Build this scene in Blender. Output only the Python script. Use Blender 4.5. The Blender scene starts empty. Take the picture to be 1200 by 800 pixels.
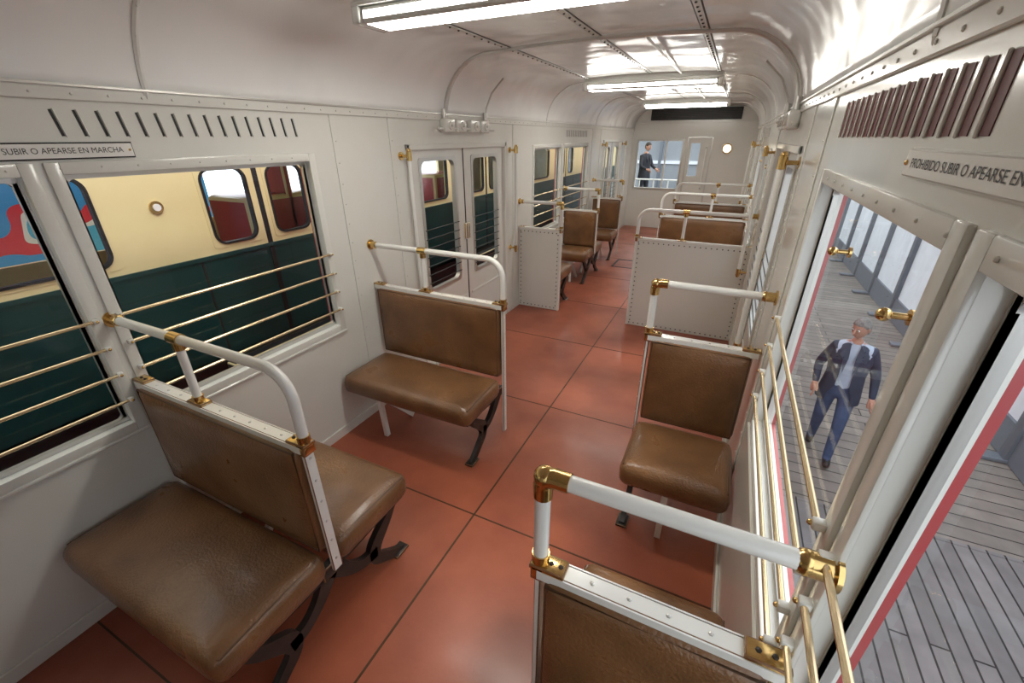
import bpy, bmesh, math, random
from mathutils import Vector, Matrix
random.seed(3)
sc=bpy.context.scene
try: sc.view_settings.view_transform='Standard'
except Exception as e: print(e)

# ---------------------------------------------------------------- materials
def mat(name,col,rough=.5,metal=0,col2=None,nscale=4,bump=0,bscale=30,coat=0,emit=None,estr=0,rvar=0,stretch=None,lo=.35,hi=.65,bdist=.02,bdet=3):
    m=bpy.data.materials.new(name);m.use_nodes=True
    nt=m.node_tree;n=nt.nodes;l=nt.links;b=n['Principled BSDF']
    b.inputs['Base Color'].default_value=(*col,1);b.inputs['Roughness'].default_value=rough
    b.inputs['Metallic'].default_value=metal;b.inputs['Coat Weight'].default_value=coat
    b.inputs['Coat Roughness'].default_value=.12
    tc=n.new('ShaderNodeTexCoord');mp=n.new('ShaderNodeMapping');l.new(tc.outputs['Object'],mp.inputs[0])
    if stretch: mp.inputs['Scale'].default_value=stretch
    c2=col2 or tuple(c*.93 for c in col)
    nz=n.new('ShaderNodeTexNoise');nz.inputs['Scale'].default_value=nscale;nz.inputs['Detail'].default_value=6
    l.new(mp.outputs[0],nz.inputs['Vector'])
    r=n.new('ShaderNodeValToRGB');r.color_ramp.elements[0].position=lo;r.color_ramp.elements[1].position=hi
    r.color_ramp.elements[0].color=(*col,1);r.color_ramp.elements[1].color=(*c2,1)
    l.new(nz.outputs['Fac'],r.inputs[0]);l.new(r.outputs[0],b.inputs['Base Color'])
    if rvar:
        mr=n.new('ShaderNodeMapRange');mr.inputs['To Min'].default_value=max(.02,rough-rvar);mr.inputs['To Max'].default_value=rough+rvar
        l.new(nz.outputs['Fac'],mr.inputs[0]);l.new(mr.outputs[0],b.inputs['Roughness'])
    if bump:
        nb=n.new('ShaderNodeTexNoise');nb.inputs['Scale'].default_value=bscale;nb.inputs['Detail'].default_value=bdet
        l.new(tc.outputs['Object'],nb.inputs['Vector'])
        bp=n.new('ShaderNodeBump');bp.inputs['Strength'].default_value=bump;bp.inputs['Distance'].default_value=bdist
        l.new(nb.outputs['Fac'],bp.inputs['Height']);l.new(bp.outputs[0],b.inputs['Normal'])
    if emit:
        b.inputs['Emission Color'].default_value=(*emit,1);b.inputs['Emission Strength'].default_value=estr
    return m
def glassmat(name,tint=(1,1,1),base=.022,gain=.5):
    m=bpy.data.materials.new(name);m.use_nodes=True;nt=m.node_tree;n=nt.nodes;l=nt.links
    n.remove(n['Principled BSDF']);o=n['Material Output']
    t=n.new('ShaderNodeBsdfTransparent');t.inputs[0].default_value=(*tint,1)
    g=n.new('ShaderNodeBsdfGlossy');g.inputs['Roughness'].default_value=.01
    f=n.new('ShaderNodeLayerWeight');f.inputs['Blend'].default_value=.5
    p=n.new('ShaderNodeMath');p.operation='POWER';p.inputs[1].default_value=5;l.new(f.outputs['Facing'],p.inputs[0])
    q=n.new('ShaderNodeMath');q.operation='MULTIPLY_ADD';q.inputs[1].default_value=gain;q.inputs[2].default_value=base;l.new(p.outputs[0],q.inputs[0])
    mx=n.new('ShaderNodeMixShader');l.new(q.outputs[0],mx.inputs[0]);l.new(t.outputs[0],mx.inputs[1]);l.new(g.outputs[0],mx.inputs[2]);l.new(mx.outputs[0],o.inputs[0])
    return m
def plankmat(name,c1,c2,rot,width):
    m=bpy.data.materials.new(name);m.use_nodes=True;nt=m.node_tree;n=nt.nodes;l=nt.links;b=n['Principled BSDF']
    tc=n.new('ShaderNodeTexCoord');mp=n.new('ShaderNodeMapping');mp.inputs['Rotation'].default_value=(0,0,rot)
    l.new(tc.outputs['Object'],mp.inputs[0])
    br=n.new('ShaderNodeTexBrick');br.inputs['Scale'].default_value=1;br.inputs['Brick Width'].default_value=3.2;br.inputs['Row Height'].default_value=width
    br.inputs['Mortar Size'].default_value=.008;br.inputs['Color1'].default_value=(*c1,1);br.inputs['Color2'].default_value=(*c2,1);br.inputs['Mortar'].default_value=(.02,.02,.02,1)
    l.new(mp.outputs[0],br.inputs['Vector'])
    nz=n.new('ShaderNodeTexNoise');nz.inputs['Scale'].default_value=5;l.new(mp.outputs[0],nz.inputs['Vector'])
    mx=n.new('ShaderNodeMixRGB');mx.blend_type='MULTIPLY';mx.inputs[0].default_value=.5
    l.new(br.outputs['Color'],mx.inputs[1]);l.new(nz.outputs['Fac'],mx.inputs[2]);l.new(mx.outputs[0],b.inputs['Base Color'])
    b.inputs['Roughness'].default_value=.6
    return m
M={}
M['wall']=mat('painted_wall',(.79,.79,.74),.18,0,(.75,.75,.70),2,bump=.07,bscale=4,coat=.45)
M['ceil']=mat('ceiling_paint',(.94,.945,.93),.22,0,(.92,.925,.91),1.5,bump=.75,bscale=2.0,coat=.4,bdist=.10,bdet=1.6)
M['ceiltrim']=mat('ceiling_trim_paint',(.78,.78,.74),.25,coat=.3)
M['floor']=mat('floor_linoleum',(.43,.122,.062),.37,0,(.265,.064,.033),1.9,bump=.03,bscale=60,rvar=.17,coat=.08,lo=.32,hi=.7)
M['seam']=mat('seam_brass_worn',(.10,.055,.03),.4,.5)
M['leather']=mat('brown_leather',(.265,.13,.055),.30,0,(.135,.062,.025),4.5,bump=.2,bscale=100,rvar=.09,coat=.25,lo=.3,hi=.72)
M['piping']=mat('leather_piping',(.11,.052,.022),.40)
M['white']=mat('white_enamel',(.87,.87,.83),.2,0,(.83,.83,.79),6,coat=.5)
M['brass']=mat('brass',(.74,.52,.22),.2,1,(.56,.37,.14),14)
M['brassbar']=mat('pale_brass_bar',(.83,.67,.42),.26,.8)
M['iron']=mat('cast_iron',(.03,.025,.022),.4,.3,(.05,.04,.035),12)
M['alu']=mat('aluminium_trim',(.66,.65,.62),.3,.7)
M['dark']=mat('black_rubber',(.012,.012,.012),.5)
M['redout']=mat('red_bodywork',(.42,.04,.045),.3,0,coat=.3)
M['slitred']=mat('slit_dark_red',(.12,.018,.022),.5)
M['glass']=glassmat('window_glass')
M['lampd']=mat('lamp_diffuser',(1,.98,.9),.4,emit=(1,.97,.89),estr=25)
M['porth']=mat('porthole_diffuser',(1,.95,.8),.4,emit=(1,.92,.72),estr=3)
M['lampoff']=mat('lamp_diffuser_unlit',(.8,.8,.76),.4)
M['cream']=mat('cream_paint',(.82,.71,.38),.35,0,(.78,.67,.34),3,coat=.2)
M['green']=mat('dark_green_paint',(.004,.050,.048),.35,0,(.003,.04,.038),3,coat=.15)
M['black']=mat('black_metal',(.01,.01,.011),.45)
M['gravel']=mat('track_ballast',(.10,.095,.09),.9,0,(.04,.04,.04),30,bump=.6,bscale=30)
M['deckA']=plankmat('deck_planks_long',(.30,.285,.285),(.22,.21,.212),math.pi/2,.13)
M['deckB']=plankmat('deck_planks_cross',(.34,.30,.265),(.24,.215,.195),0,.19)
M['tarp']=mat('white_panel',(.80,.84,.89),.6)
M['steel']=mat('grey_steel_post',(.15,.17,.20),.5,0)
M['endhall']=mat('hall_end_panel',(.30,.32,.34),.6,0,(.22,.24,.26),.8)
M['sign']=mat('sign_enamel',(.88,.88,.84),.3)
M['ink']=mat('sign_ink',(.05,.05,.05),.6)
M['skin']=mat('skin',(.50,.27,.19),.5,0,(.45,.23,.16),20)
M['hairg']=mat('grey_hair',(.27,.26,.25),.75,0,(.15,.145,.14),40,bump=.5,bscale=90)
M['hairb']=mat('dark_hair',(.03,.02,.015),.6,0,bump=.5,bscale=90)
M['suit']=mat('navy_jacket',(.032,.045,.085),.75,0,(.022,.032,.062),8,bump=.2,bscale=12)
M['coatb']=mat('dark_coat',(.02,.022,.03),.8)
M['shirt']=mat('pale_blue_shirt',(.46,.53,.65),.7,0,(.40,.48,.60),9,bump=.2,bscale=14)
M['jeans']=mat('blue_jeans',(.035,.06,.13),.8,0,(.055,.085,.17),10,bump=.2,bscale=18)
M['shoe']=mat('black_shoe',(.015,.013,.012),.35)
M['eye']=mat('eye_dark',(.02,.015,.01),.3)
M['lip']=mat('lips',(.40,.16,.13),.5)
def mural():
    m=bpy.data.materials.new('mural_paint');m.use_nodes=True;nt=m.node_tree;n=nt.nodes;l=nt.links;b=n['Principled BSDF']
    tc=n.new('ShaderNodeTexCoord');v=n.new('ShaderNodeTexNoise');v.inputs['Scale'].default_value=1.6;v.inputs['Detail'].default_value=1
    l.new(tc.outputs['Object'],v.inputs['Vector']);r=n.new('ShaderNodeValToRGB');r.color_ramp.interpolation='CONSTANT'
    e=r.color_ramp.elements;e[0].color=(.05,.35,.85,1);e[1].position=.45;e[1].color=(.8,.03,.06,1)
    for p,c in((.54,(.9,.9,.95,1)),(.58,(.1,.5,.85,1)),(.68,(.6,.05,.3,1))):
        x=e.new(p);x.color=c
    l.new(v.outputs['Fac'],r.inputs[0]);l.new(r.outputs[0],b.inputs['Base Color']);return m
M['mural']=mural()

# ---------------------------------------------------------------- builder
def catmull(pts,n=6):
    P=[Vector(p) for p in pts];out=[]
    for i in range(len(P)-1):
        a=P[max(i-1,0)];b=P[i];c=P[i+1];d=P[min(i+2,len(P)-1)]
        for k in range(n):
            t=k/n
            out.append(.5*((2*b)+(c-a)*t+(2*a-5*b+4*c-d)*t*t+(3*b-a-3*c+d)*t**3))
    out.append(P[-1]);return out
class B:
    def __init__(s,name): s.name=name;s.bm=bmesh.new();s.mats=[]
    def mi(s,k):
        if k not in s.mats:s.mats.append(k)
        return s.mats.index(k)
    def face(s,vs,k):
        try:
            f=s.bm.faces.new(vs);f.material_index=s.mi(k);return f
        except ValueError: return None
    def quadx(s,x,y0,y1,z0,z1,k): s.face([s.bm.verts.new(p) for p in((x,y0,z0),(x,y1,z0),(x,y1,z1),(x,y0,z1))],k)
    def quady(s,y,x0,x1,z0,z1,k): s.face([s.bm.verts.new(p) for p in((x0,y,z0),(x1,y,z0),(x1,y,z1),(x0,y,z1))],k)
    def box(s,x0,x1,y0,y1,z0,z1,k,bev=0,seg=2,rot=None):
        x0,x1=sorted((x0,x1));y0,y1=sorted((y0,y1));z0,z1=sorted((z0,z1))
        co=[(x,y,z) for x in(x0,x1) for y in(y0,y1) for z in(z0,z1)]
        if rot is not None:
            c=Vector(((x0+x1)/2,(y0+y1)/2,(z0+z1)/2));co=[tuple(c+rot@(Vector(p)-c)) for p in co]
        v=[s.bm.verts.new(p) for p in co]
        fs=[s.face([v[i] for i in q],k) for q in((0,1,3,2),(4,6,7,5),(0,4,5,1),(2,3,7,6),(0,2,6,4),(1,5,7,3))]
        if bev:
            es=list({e for f in fs for e in f.edges})
            bmesh.ops.bevel(s.bm,geom=es,offset=bev,segments=seg,profile=.5,affect='EDGES')
    def tube(s,pts,r,k,seg=10,cap=True,flat=1):
        P=[Vector(p) for p in pts];R=r if isinstance(r,(list,tuple)) else [r]*len(P)
        T=[(P[min(i+1,len(P)-1)]-P[max(i-1,0)]).normalized() for i in range(len(P))]
        up=Vector((0,0,1)) if abs(T[0].z)<.9 else Vector((1,0,0))
        u=(up-T[0]*up.dot(T[0])).normalized();rings=[]
        for i,p in enumerate(P):
            u=(u-T[i]*u.dot(T[i])).normalized();w=T[i].cross(u)
            rings.append([s.bm.verts.new(p+R[i]*(u*math.cos(a)*flat+w*math.sin(a))) for a in [2*math.pi*j/seg for j in range(seg)]])
        for a,b in zip(rings,rings[1:]):
            for j in range(seg): s.face([a[j],a[(j+1)%seg],b[(j+1)%seg],b[j]],k)
        if cap: s.face(rings[0][::-1],k);s.face(rings[-1],k)
    def cyl(s,p0,p1,r,k,seg=14): s.tube([p0,p1],r,k,seg)
    def ball(s,c,r,k,sc3=(1,1,1),u=14,v=10,fn=None):
        c=Vector(c);g=[]
        for i in range(v+1):
            th=math.pi*i/v;row=[]
            for j in range(u):
                ph=2*math.pi*j/u;p=Vector((math.sin(th)*math.cos(ph),math.sin(th)*math.sin(ph),math.cos(th)))
                q=Vector((p.x*sc3[0],p.y*sc3[1],p.z*sc3[2]))*r
                if fn:q=fn(p,q)
                row.append(s.bm.verts.new(c+q))
            g.append(row)
        for i in range(v):
            for j in range(u): s.face([g[i][j],g[i+1][j],g[i+1][(j+1)%u],g[i][(j+1)%u]],k)
    def pad(s,c,size,r,k,dome=(0,0,0),n=(14,10,5)):
        c=Vector(c);h=Vector(size)/2;vd={}
        def vert(i,j,l):
            key=(i,j,l)
            if key in vd:return vd[key]
            g=Vector((2*i/n[0]-1,2*j/n[1]-1,2*l/n[2]-1))
            g=Vector([math.sin(a*math.pi/2)*.5+a*.5 for a in g])
            p=Vector((g.x*h.x,g.y*h.y,g.z*h.z))
            q=Vector([max(-(h[a]-r),min(h[a]-r,p[a])) for a in range(3)]);d=p-q
            if d.length>1e-6: p=q+d.normalized()*min(r,max(abs(d.x),abs(d.y),abs(d.z)))
            for a in range(3):
                if dome[a]:
                    o=[b for b in range(3) if b!=a]
                    p[a]+=dome[a]*(1 if g[a]>0 else -1)*abs(g[a])*(1-g[o[0]]**2)*(1-g[o[1]]**2)
            vd[key]=s.bm.verts.new(c+p);return vd[key]
        N=n
        for a in range(3):
            b,e=[t for t in range(3) if t!=a]
            for side in(0,N[a]):
                for i in range(N[b]):
                    for j in range(N[e]):
                        q=[]
                        for di,dj in((0,0),(1,0),(1,1),(0,1)):
                            key=[0,0,0];key[a]=side;key[b]=i+di;key[e]=j+dj;q.append(vert(*key))
                        s.face(q,k)
    def ribbon(s,x,th,pts,w,k,n=5):
        P3=catmull([(0,p[0],p[1]) for p in pts],n);W=catmull([(a,0,0) for a in w],n)
        L=[];
        for i,p in enumerate(P3):
            t=(P3[min(i+1,len(P3)-1)]-P3[max(i-1,0)]).normalized();nn=Vector((0,-t.z,t.y))*W[i].x/2
            L.append([s.bm.verts.new((x+dx,(p+sg*nn).y,(p+sg*nn).z)) for dx,sg in((-th/2,-1),(-th/2,1),(th/2,1),(th/2,-1))])
        for a,b in zip(L,L[1:]):
            for j in range(4): s.face([a[j],a[(j+1)%4],b[(j+1)%4],b[j]],k)
        s.face(L[0][::-1],k);s.face(L[-1],k)
    def rivet(s,p,nrm,r=.005,k='white',h=.004):
        p=Vector(p);nrm=Vector(nrm);s.tube([p-nrm*.001,p+nrm*h*.6,p+nrm*h],[r,r*.85,r*.4],k,6)
    def ringx(s,x0,x1,y0,y1,z0,z1,r,w,k,outer_r=None):
        def loop(a0,a1,b0,b1,rr,xx):
            o=[]
            for (cy,cz,s0) in((a1-rr,b1-rr,0),(a0+rr,b1-rr,90),(a0+rr,b0+rr,180),(a1-rr,b0+rr,270)):
                for j in range(7):
                    a=math.radians(s0+15*j);o.append(s.bm.verts.new((xx,cy+rr*math.cos(a),cz+rr*math.sin(a))))
            return o
        orr=outer_r if outer_r is not None else r+w
        A=loop(y0,y1,z0,z1,r,x0);Bb=loop(y0-w,y1+w,z0-w,z1+w,orr,x0)
        C=loop(y0,y1,z0,z1,r,x1);D=loop(y0-w,y1+w,z0-w,z1+w,orr,x1);n=len(A)
        for i in range(n):
            j=(i+1)%n
            s.face([A[i],A[j],Bb[j],Bb[i]],k);s.face([C[i],D[i],D[j],C[j]],k)
            s.face([A[i],C[i],C[j],A[j]],k);s.face([Bb[i],Bb[j],D[j],D[i]],k)
    def addmesh(s,me,mtx,kfn):
        vs=[s.bm.verts.new(mtx@v.co) for v in me.vertices]
        for p in me.polygons:
            s.face([vs[i] for i in p.vertices],kfn(p.center,p.normal))
    def done(s,angle=35,loc=None,parent=None,rotz=0):
        bmesh.ops.recalc_face_normals(s.bm,faces=s.bm.faces)
        me=bpy.data.meshes.new(s.name);s.bm.to_mesh(me);s.bm.free()
        for k in s.mats: me.materials.append(M[k])
        me.polygons.foreach_set('use_smooth',[True]*len(me.polygons))
        try: me.set_sharp_from_angle(angle=math.radians(angle))
        except Exception: pass
        o=bpy.data.objects.new(s.name,me);sc.collection.objects.link(o)
        if loc: o.location=loc
        o.rotation_euler.z=rotz
        if parent:o.parent=parent
        return o

XW=1.2225;Y0=-2.3;YE=10.65;ZT=2.07
def ops_for(s):
    zt=1.80 if s<0 else 1.775
    return [(-1.95,-.90,.80,zt),(-.45,.66,.80,zt),(.77,1.84,.80,zt),(2.70,4.31,0,1.875),(5.06,5.97,.80,zt),(6.10,7.22,.80,zt),(8.15,9.55,0,1.875)]
def slabwall(b,x0,x1,k,ops,y0,y1,z0,z1):
    y=y0
    for (a,c,p,q) in ops:
        b.box(x0,x1,y,a,z0,z1,k)
        if p>z0:b.box(x0,x1,a,c,z0,p,k)
        b.box(x0,x1,a,c,q,z1,k);y=c
    b.box(x0,x1,y,y1,z0,z1,k)

# ---------------------------------------------------------------- shell
for s,nm in((-1,'left'),(1,'right')):
    openings=ops_for(s)
    b=B('wall_'+nm);slabwall(b,s*XW,s*(XW+.065),'wall',openings,Y0,YE,0,ZT+.02)
    slabwall(b,s*(XW+.065),s*(XW+.078),'redout',openings,Y0,YE,-.6,ZT+.12)
    for y in(2.06,2.56,4.5,7.45,7.95,9.75):
        b.box(s*XW,s*(XW-.006),y-.025,y+.025,.02,ZT-.03,'wall',.002,1)
        z=.1
        while z<2.0:
            b.rivet((s*(XW-.006),y,z),(-s,0,0),.0045,'wall');z+=.12
    for (a,c) in((.78,1.82),(6.15,7.15),(-.9,.1)):
        n=16
        for i in range(n):
            y=a+(c-a)*(i+.5)/n
            rt=Matrix.Rotation(math.radians(-7*s),3,'X')
            if s<0:
                b.box(s*XW,s*(XW-.0015),y-.004,y+.004,1.925,2.01,'dark',rot=rt)
                b.box(s*XW,s*(XW-.006),y+.005,y+.010,1.922,2.013,'wall',.002,1,rot=rt)
            else:
                b.box(s*XW,s*(XW-.0015),y-.014,y+.014,1.915,2.01,'slitred')
                b.box(s*XW,s*(XW-.006),y+.015,y+.021,1.912,2.013,'wall',.002,1)
    b.done()
    t=B('trim_'+nm+'_cornice')
    t.box(s*XW,s*(XW-.012),Y0,YE,ZT-.03,ZT+.012,'wall',.003,1)
    t.box(s*XW,s*(XW-.02),Y0,YE,ZT+.012,ZT+.022,'alu',.002,1)
    y=Y0+.1
    while y<YE:
        t.rivet((s*(XW-.012),y,ZT-.01),(-s,0,0),.005,'wall');y+=.11
    t.done()
    t=B('baseboard_'+nm)
    for a,c in((Y0,2.68),(4.33,8.13),(9.57,YE)): t.box(s*XW,s*(XW-.012),a,c,0,.07,'wall',.003,1)
    t.done()
f=B('floor');f.box(-XW-.08,XW+.08,Y0,YE,-.08,0,'floor')
f.box(-.025,-.015,Y0,YE,0,.0015,'seam')
for y in(-.95,.25,1.48,2.66,3.86,5.05,6.25,7.45,8.65,9.8): f.box(-XW,XW,y-.004,y+.004,0,.0015,'seam')
for a,c,p,q in((-.6,-.57,6.9,7.4),(-.1,-.07,6.9,7.4),(-.6,-.07,6.9,6.93),(-.6,-.07,7.37,7.4)): f.box(a,c,p,q,0,.003,'black')
f.done()
c=B('ceiling');prof=[];AR=.42;AH=.42;XA=XW+.005-AR
for i in range(13):
    a=math.pi-math.pi/2*i/12;prof.append((-XA+AR*math.cos(a),ZT+AH*math.sin(a)))
prof+=[(-.4,2.508),(0,2.515),(.4,2.508)]
for i in range(13):
    a=math.pi/2-math.pi/2*i/12;prof.append((XA+AR*math.cos(a),ZT+AH*math.sin(a)))
ys=[Y0+(YE-Y0)*i/40 for i in range(41)];g=[[c.bm.verts.new((x,y,z)) for x,z in prof] for y in ys]
for i in range(40):
    for j in range(len(prof)-1): c.face([g[i][j],g[i+1][j],g[i+1][j+1],g[i][j+1]],'ceil')
co=c.done();so=co.modifiers.new('s','SOLIDIFY');so.thickness=.03;so.offset=0
def profz(x):
    for (a,za),(b2,zb) in zip(prof,prof[1:]):
        if a<=x<=b2 and b2>a:return za+(zb-za)*(x-a)/(b2-a)
    return ZT
t=B('trim_ceiling_strips')
for y in(-.95,1.12,3.25,5.40,7.55,9.6):
    pp=[(x*.988,y,ZT+(z-ZT)*.965) for x,z in prof];t.tube(pp,.012,'ceiltrim',6,flat=.6)
    for q in pp[::2]: t.rivet(q,(0,0,-1),.006,'ceiltrim',.014)
for x in(-.64,0.0,.64):
    z=profz(x)-.016
    t.box(x-.018,x+.018,Y0,YE,z-.006,z+.01,'ceiltrim',.002,1)
    for dx in(-.022,.022): t.box(x+dx-.004,x+dx+.004,Y0,YE,z-.001,z+.01,'iron')
    y=Y0
    while y<YE: t.rivet((x,y,z-.006),(0,0,-1),.0075,'iron',.006);y+=.09
t.done()
def xslab(b,ops,x0,x1,z0,z1,ya,yb,k):
    x=x0
    for a,c2,p,q in ops:
        b.box(x,a,ya,yb,z0,z1,k)
        if p>z0:b.box(a,c2,ya,yb,z0,p,k)
        b.box(a,c2,ya,yb,q,z1,k);x=c2
    b.box(x,x1,ya,yb,z0,z1,k)
e=B('wall_end')
xslab(e,[(-1.08,-.16,.88,1.84),(.02,.20,1.15,1.80)],-XW,XW,0,2.52,YE,YE+.07,'wall')
e.box(-XW,XW,YE-.03,YE,2.18,2.21,'wall',.004,1)
for a,c2,p,q in((-1.12,-1.08,.84,1.88),(-.16,-.12,.84,1.88),(-1.08,-.16,1.84,1.88),(-1.08,-.16,.84,.88)): e.box(a,c2,YE-.02,YE,p,q,'alu',.004,1)
e.box(-.50,-.47,YE+.01,YE+.05,.88,1.84,'wall')
for x in(-.05,.42): e.box(x-.015,x+.015,YE-.015,YE,0,1.92,'alu',.003,1)
e.box(-.05,.42,YE-.015,YE,1.90,1.93,'alu')
e.tube([(.33,YE-.01,.9),(.33,YE-.07,.93),(.33,YE-.07,1.7),(.33,YE-.01,1.73)],.014,'white')
e.quady(YE+.03,-1.08,-.16,.88,1.84,'glass');e.quady(YE+.03,.02,.20,1.15,1.8,'glass')
for a in range(12):
    e.rivet((.55+.05*a,YE,2.0),(0,-1,0),.006,'wall')
e.done()
p=B('porthole_lamp');p.cyl((.72,YE,1.70),(.72,YE-.03,1.70),.10,'brass',28);p.cyl((.72,YE-.03,1.70),(.72,YE-.036,1.70),.075,'porth',28);p.done()
v=B('ventilation_grille');v.box(-.88,.88,YE-.04,YE-.001,2.24,2.46,'black',.004,1)
for i in range(8): v.box(-.86,.86,YE-.052,YE-.038,2.255+i*.024,2.262+i*.024,'iron')
v.done()
w=B('wall_back');w.box(-XW,XW,Y0-.07,Y0,0,2.5,'wall');w.done()

# ---------------------------------------------------------------- windows
wn=[0]
def window(s,y0,y1,z0=.80,z1=1.80,knobs=False):
    wn[0]+=1;b=B('window_%d'%wn[0]);X=lambda v:s*v
    w=.042
    for (a,c,p,q) in((y0-w,y0,z0-w,z1+w),(y1,y1+w,z0-w,z1+w),(y0,y1,z1,z1+w),(y0,y1,z0-w,z0)):
        b.box(X(XW+.002),X(XW-.010),a,c,p,q,'wall',.003,2)
    b.box(X(XW-.002),X(XW-.018),y0-w,y1+w,z0-w-.012,z0-w+.002,'wall',.003,1)
    b.ringx(X(XW+.030),X(XW+.05),y0+.018,y1-.018,z0+.018,z1-.018,.02,.020,'alu',.003)
    b.quadx(X(XW+.042),y0+.005,y1-.005,z0+.005,z1-.005,'glass')
    for a in(y0+.012,y1-.012): b.box(X(XW+.034),X(XW+.03),a-.006,a+.006,z0+.02,z1-.02,'alu')
    for i in range(4):
        z=1.27-.12*i;x=X(XW-.022)
        b.cyl((x,y0-.012,z),(x,y1+.012,z),.0065,'brassbar',10)
        for a,sg in((y0-.016,-1),(y1+.016,1)):
            b.box(X(XW-.008),X(XW-.032),a-.010,a+.010,z-.010,z+.010,'white',.004,2)
            b.ball((X(XW-.034),a,z),.006,'brass',u=8,v=6)
    if knobs:
        for y in(y0+.12,y0+.62):
            x0=XW+.035
            b.cyl((X(x0),y,1.64),(X(x0-.006),y,1.64),.014,'brass');b.cyl((X(x0),y,1.64),(X(x0-.035),y,1.64),.006,'brass');b.ball((X(x0-.04),y,1.64),.012,'brass')
    y=y0
    while y<y1: b.rivet((X(XW-.010),y,z1+w/2),(-s,0,0),.004,'wall');y+=.12
    return b.done()
for s in(-1,1):
    for (a,c,p,q) in ops_for(s):
        if p>0: window(s,a,c,p,q,s>0)
# ---------------------------------------------------------------- sliding doors
dn=[0]
def door(s,y0,y1,z1):
    dn[0]+=1;b=B('door_%d'%dn[0]);X=lambda v:s*v
    for a,c in((y0,y0+.035),(y1-.035,y1)): b.box(X(XW+.064),X(XW-.012),a,c,0,z1,'wall',.004,1)
    b.box(X(XW+.064),X(XW-.012),y0,y1,z1-.04,z1,'wall',.004,1)
    b.box(X(XW+.064),X(XW-.01),y0,y1,0,.012,'alu')
    ym=(y0+y1)/2
    for a,c in((y0+.035,ym-.006),(ym+.006,y1-.035)):
        wa,wc=a+.13,c-.13;z0w,z1w=.70,1.77;x0,x1=X(XW+.02),X(XW+.05)
        b.box(x0,x1,a,wa,.012,z1-.04,'wall');b.box(x0,x1,wc,c,.012,z1-.04,'wall')
        b.box(x0,x1,wa,wc,.012,z0w,'wall');b.box(x0,x1,wa,wc,z1w,z1-.04,'wall')
        b.ringx(X(XW+.012),X(XW+.052),wa+.02,wc-.02,z0w+.02,z1w-.02,.055,.03,'alu',.03)
        b.quadx(X(XW+.035),wa,wc,z0w,z1w,'glass')
        for i in range(7): b.cyl((X(XW+.005),wa+.0,.78+i*.075),(X(XW+.005),wc,.78+i*.075),.004,'black',8)
        for zz in(.2,.5): b.box(x0,X(XW+.014),a+.05,c-.05,zz-.012,zz+.012,'wall',.003,1)
        b.box(X(XW+.02),X(XW-.005),(a if c>ym+.1 else c-.03),(a+.03 if c>ym+.1 else c),1.05,1.2,'brass',.006)
    b.box(X(XW+.018),X(XW+.045),ym-.008,ym+.008,.012,z1-.04,'dark')
    return b.done()
for s in(-1,1):
    for (a,c,p,q) in ops_for(s):
        if p==0: door(s,a,c,q)
def pole(s,y,z0=.78,z1=1.80):
    b=B('grab_pole');x=s*(XW-.075)
    b.cyl((x,y,z0),(x,y,z1),.015,'white',12)
    for z in(z0,z1):
        b.cyl((x,y,z-.03),(x,y,z+.03),.020,'brass');b.cyl((s*XW,y,z),(x,y,z),.011,'brass');b.cyl((s*XW,y,z),(s*(XW-.008),y,z),.028,'brass',18)
        b.ball((x,y,z+(.035 if z==z1 else -.035)),.017,'brass')
    b.done()
for s in(-1,1):
    for y in(2.64,4.40,8.08,9.62): pole(s,y)

# ---------------------------------------------------------------- seats
ZR=1.256;ZB=.98
def rail(b,s,xa,y,mid,elbow,zb=ZB):
    d=-s;xw=s*XW;r=.0185
    if elbow:
        b.cyl((xw,y,ZR),(xa-d*.0,y,ZR),r,'white');b.cyl((xa,y,ZR),(xa,y,zb),r,'white')
        b.tube([(xa-d*.06,y,ZR),(xa-d*.025,y,ZR),(xa-d*.006,y,ZR-.006),(xa,y,ZR-.025),(xa,y,ZR-.06)],[.022,.023,.024,.023,.022],'brass',14)
        b.ball((xa-d*.003,y,ZR-.003),.0255,'brass')
    else:
        R=.11;pts=[(xw,y,ZR)]+[(xa-d*R+d*R*math.sin(a),y,ZR-R+R*math.cos(a)) for a in[math.pi/2*i/8 for i in range(9)]]+[(xa,y,zb)]
        b.tube(pts,r,'white',14)
    b.cyl((xw,y,ZR),(xw+d*.008,y,ZR),.034,'brass',20);b.cyl((xw,y,ZR),(xw+d*.045,y,ZR),.023,'brass',16);b.ball((xw+d*.045,y,ZR),.0235,'brass')
    if mid is not None:
        b.cyl((mid-.03,y,ZR),(mid+.03,y,ZR),.0225,'brass');b.cyl((mid,y,ZR),(mid,y,zb),.0155,'white');b.cyl((mid,y,ZR-.045),(mid,y,ZR),.020,'brass')
        b.cyl((mid,y,zb),(mid,y,zb+.03),.020,'brass');b.box(mid-.045,mid+.045,y-.024,y+.024,zb-.004,zb+.009,'brass',.004)
        for q in(-.033,.033): b.rivet((mid+q,y,zb+.009),(0,0,1),.007,'brass')
    b.cyl((xa,y,zb-.01),(xa,y,zb+.035),.022,'brass');b.box(xa-.022-(.045 if d>0 else 0),xa+.022+(.045 if d<0 else 0),y-.025,y+.025,zb-.006,zb+.009,'brass',.004)
    b.box(xa-.018,xa+.018,y-.025,y+.025,zb-.04,zb+.008,'brass',.005)
    for q in(.028,.052): b.rivet((xa-d*q,y,zb+.009),(0,0,1),.007,'iron')
    b.box(min(xw,xw+d*.085),max(xw,xw+d*.085),y-.024,y+.024,zb-.004,zb+.009,'brass',.004)
    for q in(.03,.06): b.rivet((xw+d*q,y,zb+.009),(0,0,1),.007,'iron')
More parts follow.
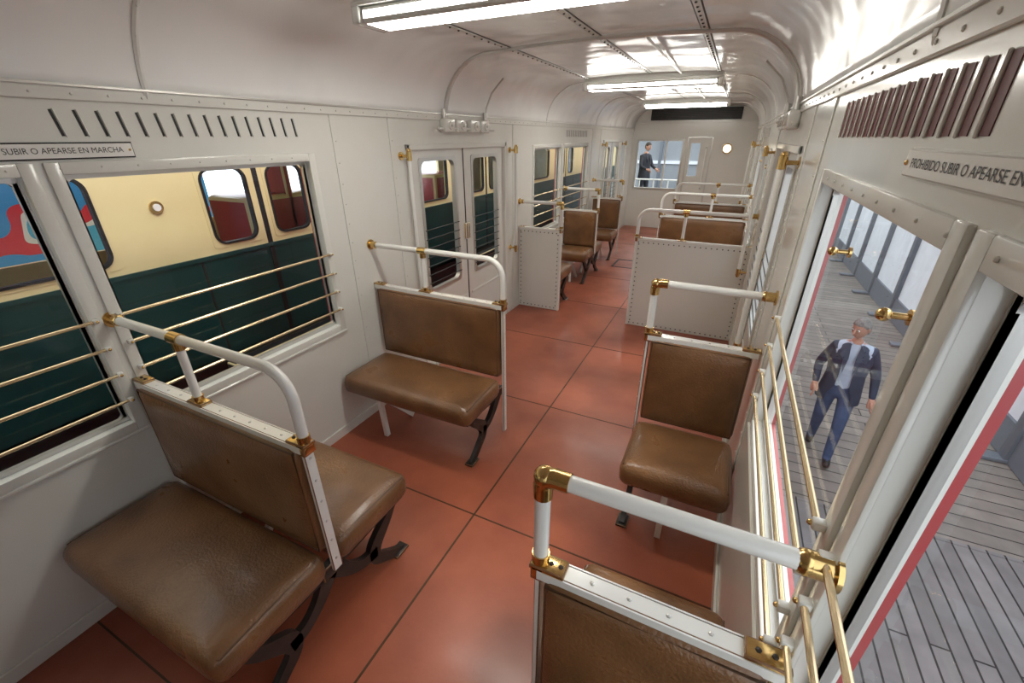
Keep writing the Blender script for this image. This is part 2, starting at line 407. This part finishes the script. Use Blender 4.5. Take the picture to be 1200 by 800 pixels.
def legs(b,x,y,sg,k='iron'):
    b.ribbon(x,.028,[(y+sg*.0,.335),(y+sg*.18,.335),(y+sg*.33,.35),(y+sg*.43,.385)],[.055,.045,.04,.03],k)
    b.ribbon(x,.028,[(y+sg*.40,.37),(y+sg*.33,.285),(y+sg*.235,.20),(y+sg*.225,.13),(y+sg*.29,.07),(y+sg*.35,.025),(y+sg*.40,.012)],[.03,.055,.075,.06,.05,.045,.024],k)
    b.ribbon(x,.028,[(y+sg*.0,.34),(y+sg*.07,.24),(y+sg*.15,.18),(y+sg*.235,.165)],[.09,.06,.05,.06],k)
    b.box(x-.03,x+.03,y+sg*.33,y+sg*.42,0,.014,k,.004)
def bench(name,s,xa,y,faces,elbow=False,mid=True):
    b=B(name);d=-s;xw=s*(XW-.012);lo,hi=sorted((xw,xa));cx=(lo+hi)/2;L=hi-lo
    b.pad((cx,y,.71),(L-.035,.085,.50),.03,'leather',(0,.012,0),(16,4,10))
    for sy in(-1,1):
        pts=[(lo+.03,y+sy*.034,.475),(hi-.03,y+sy*.034,.475),(hi-.03,y+sy*.034,.948),(lo+.03,y+sy*.034,.948),(lo+.03,y+sy*.034,.475)]
        b.tube(pts,.005,'piping',6)
    b.box(lo,hi,y-.022,y+.022,ZB-.016,ZB-.002,'white',.003,1)
    b.box(lo,hi,y-.026,y-.022,ZB-.03,ZB-.002,'white');b.box(lo,hi,y+.022,y+.026,ZB-.03,ZB-.002,'white')
    x=lo+.13
    while x<hi-.1: b.rivet((x,y,ZB-.002),(0,0,1),.006,'alu');x+=.085
    zb=.36 if len(faces)==2 else .02
    b.box(xa-.008,xa+.008,y-.02,y+.02,zb,ZB,'white',.003,1)
    z=zb+.06
    while z<ZB-.05: b.rivet((xa-s*.008,y,z),(-s,0,0),.006,'alu');z+=.1
    for sg in faces:
        b.pad((cx,y+sg*.25,.395),(L-.01,.45,.135),.05,'leather',(0,0,.018),(18,12,6))
        # piping along the seat cushion edge
        yf=y+sg*.458
        b.tube([(lo+.03,y+sg*.06,.45),(lo+.022,y+sg*.44,.448),(lo+.06,yf,.44),(hi-.06,yf,.44),(hi-.022,y+sg*.44,.448),(hi-.03,y+sg*.06,.45)],.0045,'piping',6)
        b.box(lo+.03,hi-.03,min(y+sg*.05,y+sg*.43),max(y+sg*.05,y+sg*.43),.325,.345,'iron')
        for x in(xa+s*.05,): legs(b,x,y,sg)
        xx=xw+d*.28
        b.ribbon(xx,.03,[(y+sg*.42,.34),(y+sg*.26,.17),(y+sg*.12,.012)],[.035,.035,.035],'white')
        b.ribbon(xx,.03,[(y+sg*.42,.34),(y+sg*.41,.17),(y+sg*.40,.012)],[.03,.03,.03],'white')
    b.box(xa+s*.03,xa+s*.07,y-.05,y+.05,.3,.36,'iron',.006)
    rail(b,s,xa,y,(xw+xa)/2+(-.08*d if mid else 0) if mid else None,elbow)
    return b.done()
bench('bench_seat',-1,-.20,.735,(-1,1))
bench('bench_seat',-1,-.20,2.22,(-1,))
bench('single_seat',1,.692,.668,(-1,1),True,False)
bench('single_seat',1,.692,2.17,(-1,),True,False)
bench('bench_seat',-1,-.20,-.75,(-1,1))
bench('single_seat',1,.692,-.80,(-1,1),True,False)
bench('single_seat',-1,-.70,6.18,(-1,1),True,False)
bench('single_seat',-1,-.70,7.66,(-1,),True,False)
bench('bench_seat',1,.156,6.18,(-1,1))
bench('bench_seat',1,.156,7.66,(-1,))
def partition(s,xa,y,mid):
    b=B('seat_partition');d=-s;xw=s*(XW-.002);lo,hi=sorted((xw,xa))
    b.box(lo,hi,y-.012,y+.012,0,.975,'wall',.004,1)
    b.box(lo,hi,y-.02,y+.02,.955,.98,'white',.004,1)
    b.box(xa-.012,xa+.012,y-.02,y+.02,0,.98,'white',.004,1)
    for q in range(int((hi-lo)/.05)):
        x=lo+.025+q*.05
        for z in(.03,.93): b.rivet((x,y-.012,z),(0,-1,0),.0075,'iron',.005)
    for q in range(18):
        for x in(lo+.03,hi-.03): b.rivet((x,y-.012,.06+q*.05),(0,-1,0),.0075,'iron',.005)
    cx=(lo+hi)/2;L=hi-lo
    b.pad((cx,y+.055,.71),(L-.035,.06,.50),.025,'leather',(0,.008,0),(12,4,8))
    b.pad((cx,y+.30,.395),(L-.01,.45,.135),.05,'leather',(0,0,.018),(14,10,6))
    b.box(lo+.03,hi-.03,y+.05,y+.48,.325,.345,'iron')
    legs(b,xa+s*.05,y+.05,1)
    rail(b,s,xa,y,mid,mid is None,.975)
    b.done()
partition(-1,-.697,4.65,None)
partition(1,.156,4.60,.60)

# ---------------------------------------------------------------- ceiling lamps
for y in(-1.5,1.86,5.2,8.55):
    b=B('fluorescent_ceiling_lamp')
    b.box(-.68,.68,y-.085,y+.085,2.445,2.51,'ceiltrim',.008)
    b.box(-.69,.69,y-.10,y+.10,2.430,2.447,'wall',.005)
    b.box(-.65,.65,y-.09,y+.09,2.368,2.431,'lampd' if y>0 else 'lampoff',.018,3)
    for x in(-.67,.67): b.box(x-.022,x+.022,y-.10,y+.10,2.366,2.435,'white',.010,3)
    b.done()
for s in(-1,1):
    b=B('junction_box');X=lambda v:s*v
    for i,y in enumerate((3.22,3.40,3.62,3.80)):
        b.box(X(XW),X(XW-.06),y-.07,y+.07,1.955,2.055,'wall',.012,3)
        b.cyl((X(XW-.06),y,2.005),(X(XW-.072),y,2.005),.03,'wall',16);b.ball((X(XW-.074),y,2.005),.01,'alu')
    b.cyl((X(XW-.03),3.1,1.985),(X(XW-.03),4.0,1.985),.012,'wall')
    for y in(3.18,3.84):
        b.cyl((X(XW-.03),y,2.05),(X(XW-.03),y,2.12),.02,'alu')
    b.done()
b=B('ceiling_conduit')
pp=[(x*.965,3.18,ZT+(z-ZT)*.93) for x,z in prof];pp=[(-1.187,3.18,2.05)]+pp+[(1.187,3.18,2.05)]
b.tube(pp,.011,'alu',8)
for s in(-1,1): b.tube([(s*1.187,3.84,2.05),(s*1.18,3.84,2.15),(s*1.12,3.84,2.27),(s*1.0,3.84,2.38)],.008,'alu',8)
b.tube([(.30,3.18,2.475),(.30,4.2,2.478),(.30,5.1,2.478)],.008,'alu',8)
b.tube([(.30,5.3,2.478),(.30,7.0,2.478),(.30,8.5,2.478)],.008,'alu',8)
b.done()

# ---------------------------------------------------------------- signs
def sign(s,y0,y1,z0,z1,text,kk=1.1):
    b=B('enamel_sign')
    b.box(s*XW,s*(XW-.006),y0-.003,y1+.003,z0-.003,z1+.003,'dark' if s<0 else 'alu')
    b.box(s*XW,s*(XW-.012),y0,y1,z0,z1,'sign',.002,1)
    for y in(y0+.012,y1-.012): b.rivet((s*(XW-.012),y,(z0+z1)/2),(-s,0,0),.005,'brass')
    o=b.done()
    cu=bpy.data.curves.new('lettering','FONT');cu.body=text;cu.size=.05;cu.align_x='CENTER';cu.align_y='CENTER'
    t=bpy.data.objects.new('lettering',cu);sc.collection.objects.link(t);bpy.context.view_layer.update()
    kx=(y1-y0-.07)/t.dimensions.x;k=kx*kk
    R=Matrix(((0,0,1),(1,0,0),(0,1,0))) if s<0 else Matrix(((0,0,-1),(-1,0,0),(0,1,0)))
    mt=Matrix.Translation((s*(XW-.0128),(y0+y1)/2,(z0+z1)/2))@R.to_4x4()@Matrix.Diagonal((kx,k,1,1))
    t.matrix_world=mt;t.data.materials.append(M['ink']);t.parent=o
sign(-1,.47,1.01,1.853,1.903,'PROHIBIDO SUBIR O APEARSE EN MARCHA')
sign(1,.50,1.04,1.853,1.895,'PROHIBIDO SUBIR O APEARSE EN MARCHA',.85)

# ---------------------------------------------------------------- neighbouring subway car (left)
b=B('subway_car');x0=-2.02
sidew=[(-3.6,-2.4,1.27,1.76),(-1.9,-1.57,1.27,1.76),(-1.45,-1.12,1.27,1.76),(-.3,1.13,1.27,1.76),(1.66,1.99,1.27,1.76),(2.11,2.44,1.27,1.76),(3.0,4.4,1.27,1.76),(4.9,5.25,1.27,1.76),(5.37,5.72,1.27,1.76),(6.2,7.6,1.27,1.76),(8.1,8.4,1.27,1.76),(8.6,8.9,1.27,1.76)]
slabwall(b,x0,x0-.05,'cream',sidew,-5,15,1.22,2.35)
b.box(x0,x0-.05,-5,15,.52,1.22,'green');b.box(x0-.02,x0-2.3,-5,15,.30,.52,'black')
b.box(x0+.01,x0,-5,15,1.205,1.23,'green')
far=[(-3.6,-2.4,1.1,1.85),(-.5,2.4,.95,1.95),(3.0,4.4,1.1,1.85),(5.0,7.6,1.1,1.85)]
slabwall(b,x0-2.35,x0-2.4,'cream',far,-5,15,.52,2.35)
b.box(x0,x0-2.4,-5,15,.5,.55,'black')
b.box(x0,x0-2.4,-5,15,2.35,2.42,'cream')
for a,c,p,q in sidew:
    b.ringx(x0+.004,x0-.03,a+.012,c-.012,p+.012,q-.012,.07,.02,'cream',.02)
    b.ringx(x0+.012,x0-.02,a+.025,c-.025,p+.025,q-.025,.06,.014,'black')
    b.quadx(x0-.02,a,c,p,q,'glass')
for ym in(-1.51,2.05,5.31,8.5):
    b.box(x0+.004,x0-.01,ym-.018,ym+.018,.52,2.2,'black')
    for yy in(ym-.5,ym+.5): b.box(x0+.003,x0-.01,yy-.006,yy+.006,.52,1.2,'black')
    b.box(x0+.10,x0,ym-.55,ym+.55,.44,.50,'black',.01)
b.cyl((x0,1.40,1.56),(x0+.012,1.40,1.56),.035,'brass',20);b.cyl((x0,1.40,1.56),(x0+.018,1.40,1.56),.02,'sign',16)
for y in(3.0,4.6,6.4): b.box(x0-1.6,x0-2.3,y,y+.9,.55,1.35,'redout',.05)
b.box(x0-1.6,x0-2.3,4.2-.7,4.2-.62,.55,1.8,'redout',.02)
b.box(x0-.3,x0-2.1,-4.5,14.5,-.25,.30,'black')
for yb in(-3,-1,10.5,12.5):
    for xx in(x0-.35,x0-2.0):
        b.cyl((xx-.06,yb,-1.15),(xx+.06,yb,-1.15),.45,'iron',28)
    b.box(x0-.25,x0-2.1,yb-.12,yb+.12,-1.25,-.2,'black')
for xx in(x0-.35,x0-2.0): b.box(xx-.03,xx+.03,-8,19.5,-1.65,-1.58,'steel')
b.done()
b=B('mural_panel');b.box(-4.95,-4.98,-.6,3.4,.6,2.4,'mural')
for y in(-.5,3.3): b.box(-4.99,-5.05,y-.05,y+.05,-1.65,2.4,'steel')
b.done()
b=B('track_bed');b.box(-6,1.3,-8,20.3,-1.75,-1.65,'gravel');b.done()

# ---------------------------------------------------------------- deck and hall (right)
b=B('wooden_deck');b.box(1.33,12,-8,4.5,-1.75,-1.65,'deckA');b.box(1.33,12,4.5,20.3,-1.75,-1.65,'deckB');b.box(1.33,12,4.46,4.5,-1.66,-1.645,'deckA');b.done()
b=B('pavilion_wall')
y=-4
while y<19:
    b.box(4.5,4.62,y,y+.14,-1.64,3.6,'steel',.01);b.box(4.2,4.6,y-.02,y+.16,-1.645,-1.60,'steel',.01)
    b.box(4.58,4.60,y+.14,y+1.7,-1.2,1.1,'tarp');b.box(4.58,4.60,y+.14,y+1.7,1.2,3.5,'tarp')
    b.box(4.54,4.62,y+.14,y+1.7,1.1,1.2,'steel');b.box(4.54,4.60,y+.14,y+1.7,-1.64,-1.2,'steel')
    y+=1.7
b.done()
b=B('pavilion_end_wall');b.box(-6,8,20.5,20.6,-1.65,4.2,'endhall')
for x in range(-6,9,2): b.box(x-.06,x+.06,20.4,20.5,-1.65,4.2,'steel',.01)
for z in(.9,2.6): b.box(-6,8,20.42,20.5,z,z+.12,'tarp')
b.done()
b=B('landing_platform');b.box(-1.9,1.6,YE+.15,17,-.12,-.02,'steel')
for z in(.35,.65,.95): b.cyl((-1.9,11.9,z),(1.6,11.9,z),.02,'white')
x=-1.9
while x<1.5: b.cyl((x,11.9,-.02),(x,11.9,.97),.018,'white');x+=.35
b.done()

# ---------------------------------------------------------------- people
def skin_mesh(verts,edges,rad,sub=2):
    me=bpy.data.meshes.new('sk');me.from_pydata([tuple(v) for v in verts],edges,[])
    o=bpy.data.objects.new('sk',me);sc.collection.objects.link(o)
    o.modifiers.new('Skin','SKIN');sd=me.skin_vertices[0].data
    for i,r in enumerate(rad): sd[i].radius=r if isinstance(r,tuple) else (r,r);sd[i].use_root=(i==0)
    m=o.modifiers.new('s','SUBSURF');m.levels=sub;m.render_levels=sub
    dg=bpy.context.evaluated_depsgraph_get();dg.update()
    ev=o.evaluated_get(dg);out=bpy.data.meshes.new_from_object(ev)
    bpy.data.objects.remove(o);return out
def person(name,loc,rotz,top,hair,under,legsm,headrot,arm_r,arm_l,stride=1):
    b=B(name);st=stride
    V=[(0,0,.96),(0,.005,1.12),(0,.015,1.30),(0,.02,1.43),(0,.01,1.50),(0,-.005,1.57)]
    Rr=[(.15,.11),(.14,.105),(.16,.12),(.11,.09),(.058,.06),(.052,.055)]
    E=[(0,1),(1,2),(2,3),(3,4),(4,5)]
    for sg,arm in((-1,arm_r),(1,arm_l)):
        i=len(V);V.append((sg*.165,.02,1.425));V+=[tuple(p) for p in arm];Rr+=[.068,.052,.034];E+=[(3,i),(i,i+1),(i+1,i+2)]
    for sg,(k,a,t) in((-1,((-.10,.02*st,.50),(-.10,.20*st,.10),(-.11,.06*st,.045))),(1,((.10,-.15*st,.51),(.10,-.22*st,.09),(.115,-.37*st,.045)))):
        i=len(V);V+=[(sg*.095,0,.86),k,a,t];Rr+=[.098,.068,.048,.042];E+=[(0,i),(i,i+1),(i+1,i+2),(i+2,i+3)]
    me=skin_mesh(V,E,Rr)
    def kf(c,n):
        if c.z<.105: return 'shoe'
        if c.z<.98: 
            return legsm if abs(c.x)<.21 and not(c.z>.86 and abs(c.x)>.185) else top
        if c.z>1.50: return 'skin'
        if abs(c.x)>.16 : return top
        return under
    b.addmesh(me,Matrix.Identity(4),kf)
    secs=[(1.50,.075,.075,.02),(1.465,.15,.10,.02),(1.40,.205,.125,.02),(1.28,.205,.14,.015),(1.12,.185,.135,.01),(1.0,.195,.145,.005),(.88,.21,.155,.0),(.78,.215,.16,.0)]
    rows=[]
    for j,(z,rx,ry,oy) in enumerate(secs):
        gap=math.radians(14+ (20 if z<1.0 else 10 if z>1.38 else 6) if under!=top else 2);row=[]
        for i in range(25):
            a=-math.pi/2+gap+(2*math.pi-2*gap)*i/24
            row.append(b.bm.verts.new((rx*math.cos(a),oy+ry*math.sin(a)*(1.0),z)))
        rows.append(row)
    for r0,r1 in zip(rows,rows[1:]):
        for i in range(24): b.face([r0[i],r0[i+1],r1[i+1],r1[i]],top)
    for sg in(-1,1):
        v=[b.bm.verts.new(p) for p in((sg*.045,-.068,1.50),(sg*.12,-.110,1.38),(sg*.075,-.142,1.33),(sg*.045,-.150,1.16),(sg*.03,-.13,1.35))]
        b.face(v,top)
    b.tube([(.04,-.055,1.50),(.056,.015,1.52),(0,.07,1.53),(-.056,.015,1.52),(-.04,-.055,1.50)],.010,under,6)
    for arm,sg in((arm_r,-1),(arm_l,1)):
        w=Vector(arm[1]);dr=(w-Vector(arm[0])).normalized();sd=Vector((0,-1,0));sd=(sd-dr*sd.dot(dr)).normalized();nn=dr.cross(sd)
        b.tube([w-dr*.02,w+dr*.02,w+dr*.06,w+dr*.095],[.028,.036,.042,.036],'skin',12,flat=.75)
        for q,ln in zip((-.028,-.010,.009,.026),(.062,.078,.073,.068)):
            p0=w+dr*.085+sd*q;b.tube([p0,p0+dr*ln*.45-nn*sg*.004,p0+dr*ln*.8-nn*sg*.014,p0+dr*ln-nn*sg*.026],[.0095,.0088,.008,.005],'skin',8)
        p0=w+dr*.03+sd*.03;b.tube([p0,p0+sd*.026+dr*.02,p0+sd*.03+dr*.05,p0+sd*.024+dr*.066],[.012,.0105,.0095,.006],'skin',8)
    hm=Matrix.Translation((0,-.015,1.575))@headrot.to_4x4()
    h=B('h');h.mats=b.mats;C=Vector((0,0,.115))
    def shp(p,q):
        if p.z<0: q.x*=1-.28*p.z*p.z;q.y=q.y*(1-.18*p.z*p.z)-.012*abs(p.z)
        if p.y<-.3 and abs(p.z)<.5: q.y+=.004
        return q
    h.ball(C,1,'skin',(.074,.094,.118),24,18,shp)
    h.tube([(0,-.09,.135),(0,-.103,.115),(0,-.112,.095),(0,-.095,.085)],[.007,.010,.014,.008],'skin',8)
    for sg in(-1,1):
        h.ball((sg*.03,-.083,.122),.011,'sign',u=8,v=6);h.ball((sg*.03,-.092,.122),.006,'eye',u=8,v=6)
        h.tube([(sg*.015,-.094,.142),(sg*.032,-.092,.146),(sg*.048,-.082,.141)],.004,hair,6)
        h.ball((sg*.076,.008,.112),.03,'skin',(.28,.55,1),10,8)
    h.tube([(-.022,-.086,.058),(0,-.093,.06),(.022,-.086,.058)],[.003,.006,.003],'lip',6)
    def hs(p,q):
        lim=.38 if p.y<-.45 else (.05 if abs(p.x)>.6 and p.y<.1 else -.55)
        if p.z<lim: q=Vector((q.x*.86,q.y*.86,q.z*.86))
        return q
    h.ball(C+Vector((0,.004,.006)),1,hair,(.082,.101,.124),26,18,hs)
    h.bm.transform(hm);tmp=bpy.data.meshes.new('t');h.bm.to_mesh(tmp)
    vs=[b.bm.verts.new(v.co) for v in tmp.vertices]
    for p in tmp.polygons:
        try:
            f=b.bm.faces.new([vs[i] for i in p.vertices]);f.material_index=p.material_index
        except ValueError: pass
    h.bm.free()
    return b.done(50,loc,None,rotz)
person('man_in_suit',(2.52,5.5,-1.65),math.radians(-12),'suit','hairg','shirt','jeans',
    Matrix.Rotation(math.radians(-32),3,'Z')@Matrix.Rotation(math.radians(12),3,'X'),
    [(-.27,.06,1.15),(-.245,-.10,.95)],[(.27,.05,1.14),(.30,-.07,.90)])
person('bystander',(-1.50,14.2,-.02),math.radians(60),'coatb','hairb','coatb','coatb',
    Matrix.Rotation(math.radians(10),3,'X'),[(-.25,-.05,1.16),(-.2,-.25,1.08)],[(.25,-.05,1.16),(.2,-.25,1.08)],.3)

# ---------------------------------------------------------------- world & light
wd=bpy.data.worlds.new('World');sc.world=wd;wd.use_nodes=True
bg=wd.node_tree.nodes['Background'];bg.inputs[0].default_value=(.88,.95,1,1);bg.inputs[1].default_value=2.45
sl=bpy.data.lights.new('sun','SUN');sl.energy=1.6;sl.angle=math.radians(12);sl.color=(1,.97,.92)
so=bpy.data.objects.new('sun',sl);sc.collection.objects.link(so);so.rotation_euler=Vector((-.8,-.15,-1)).to_track_quat('-Z','Y').to_euler()

# ---------------------------------------------------------------- camera
R=[[.89984,.43621,-.00318],[.18526,-.38875,-.90253],[-.39493,.81154,-.43062]]
cd=bpy.data.cameras.new('camera');cam=bpy.data.objects.new('camera',cd);sc.collection.objects.link(cam)
r0=Vector(R[0]).normalized();f0=Vector(R[2]).normalized();u0=-(f0.cross(r0)).normalized()
if u0.z<0:u0=-u0
m=Matrix((r0,u0,-f0)).transposed().to_4x4();m.translation=(.9415,0,1.915);cam.matrix_world=m
cd.sensor_width=36;cd.lens=500/1200*36;cd.clip_start=.02;sc.camera=cam
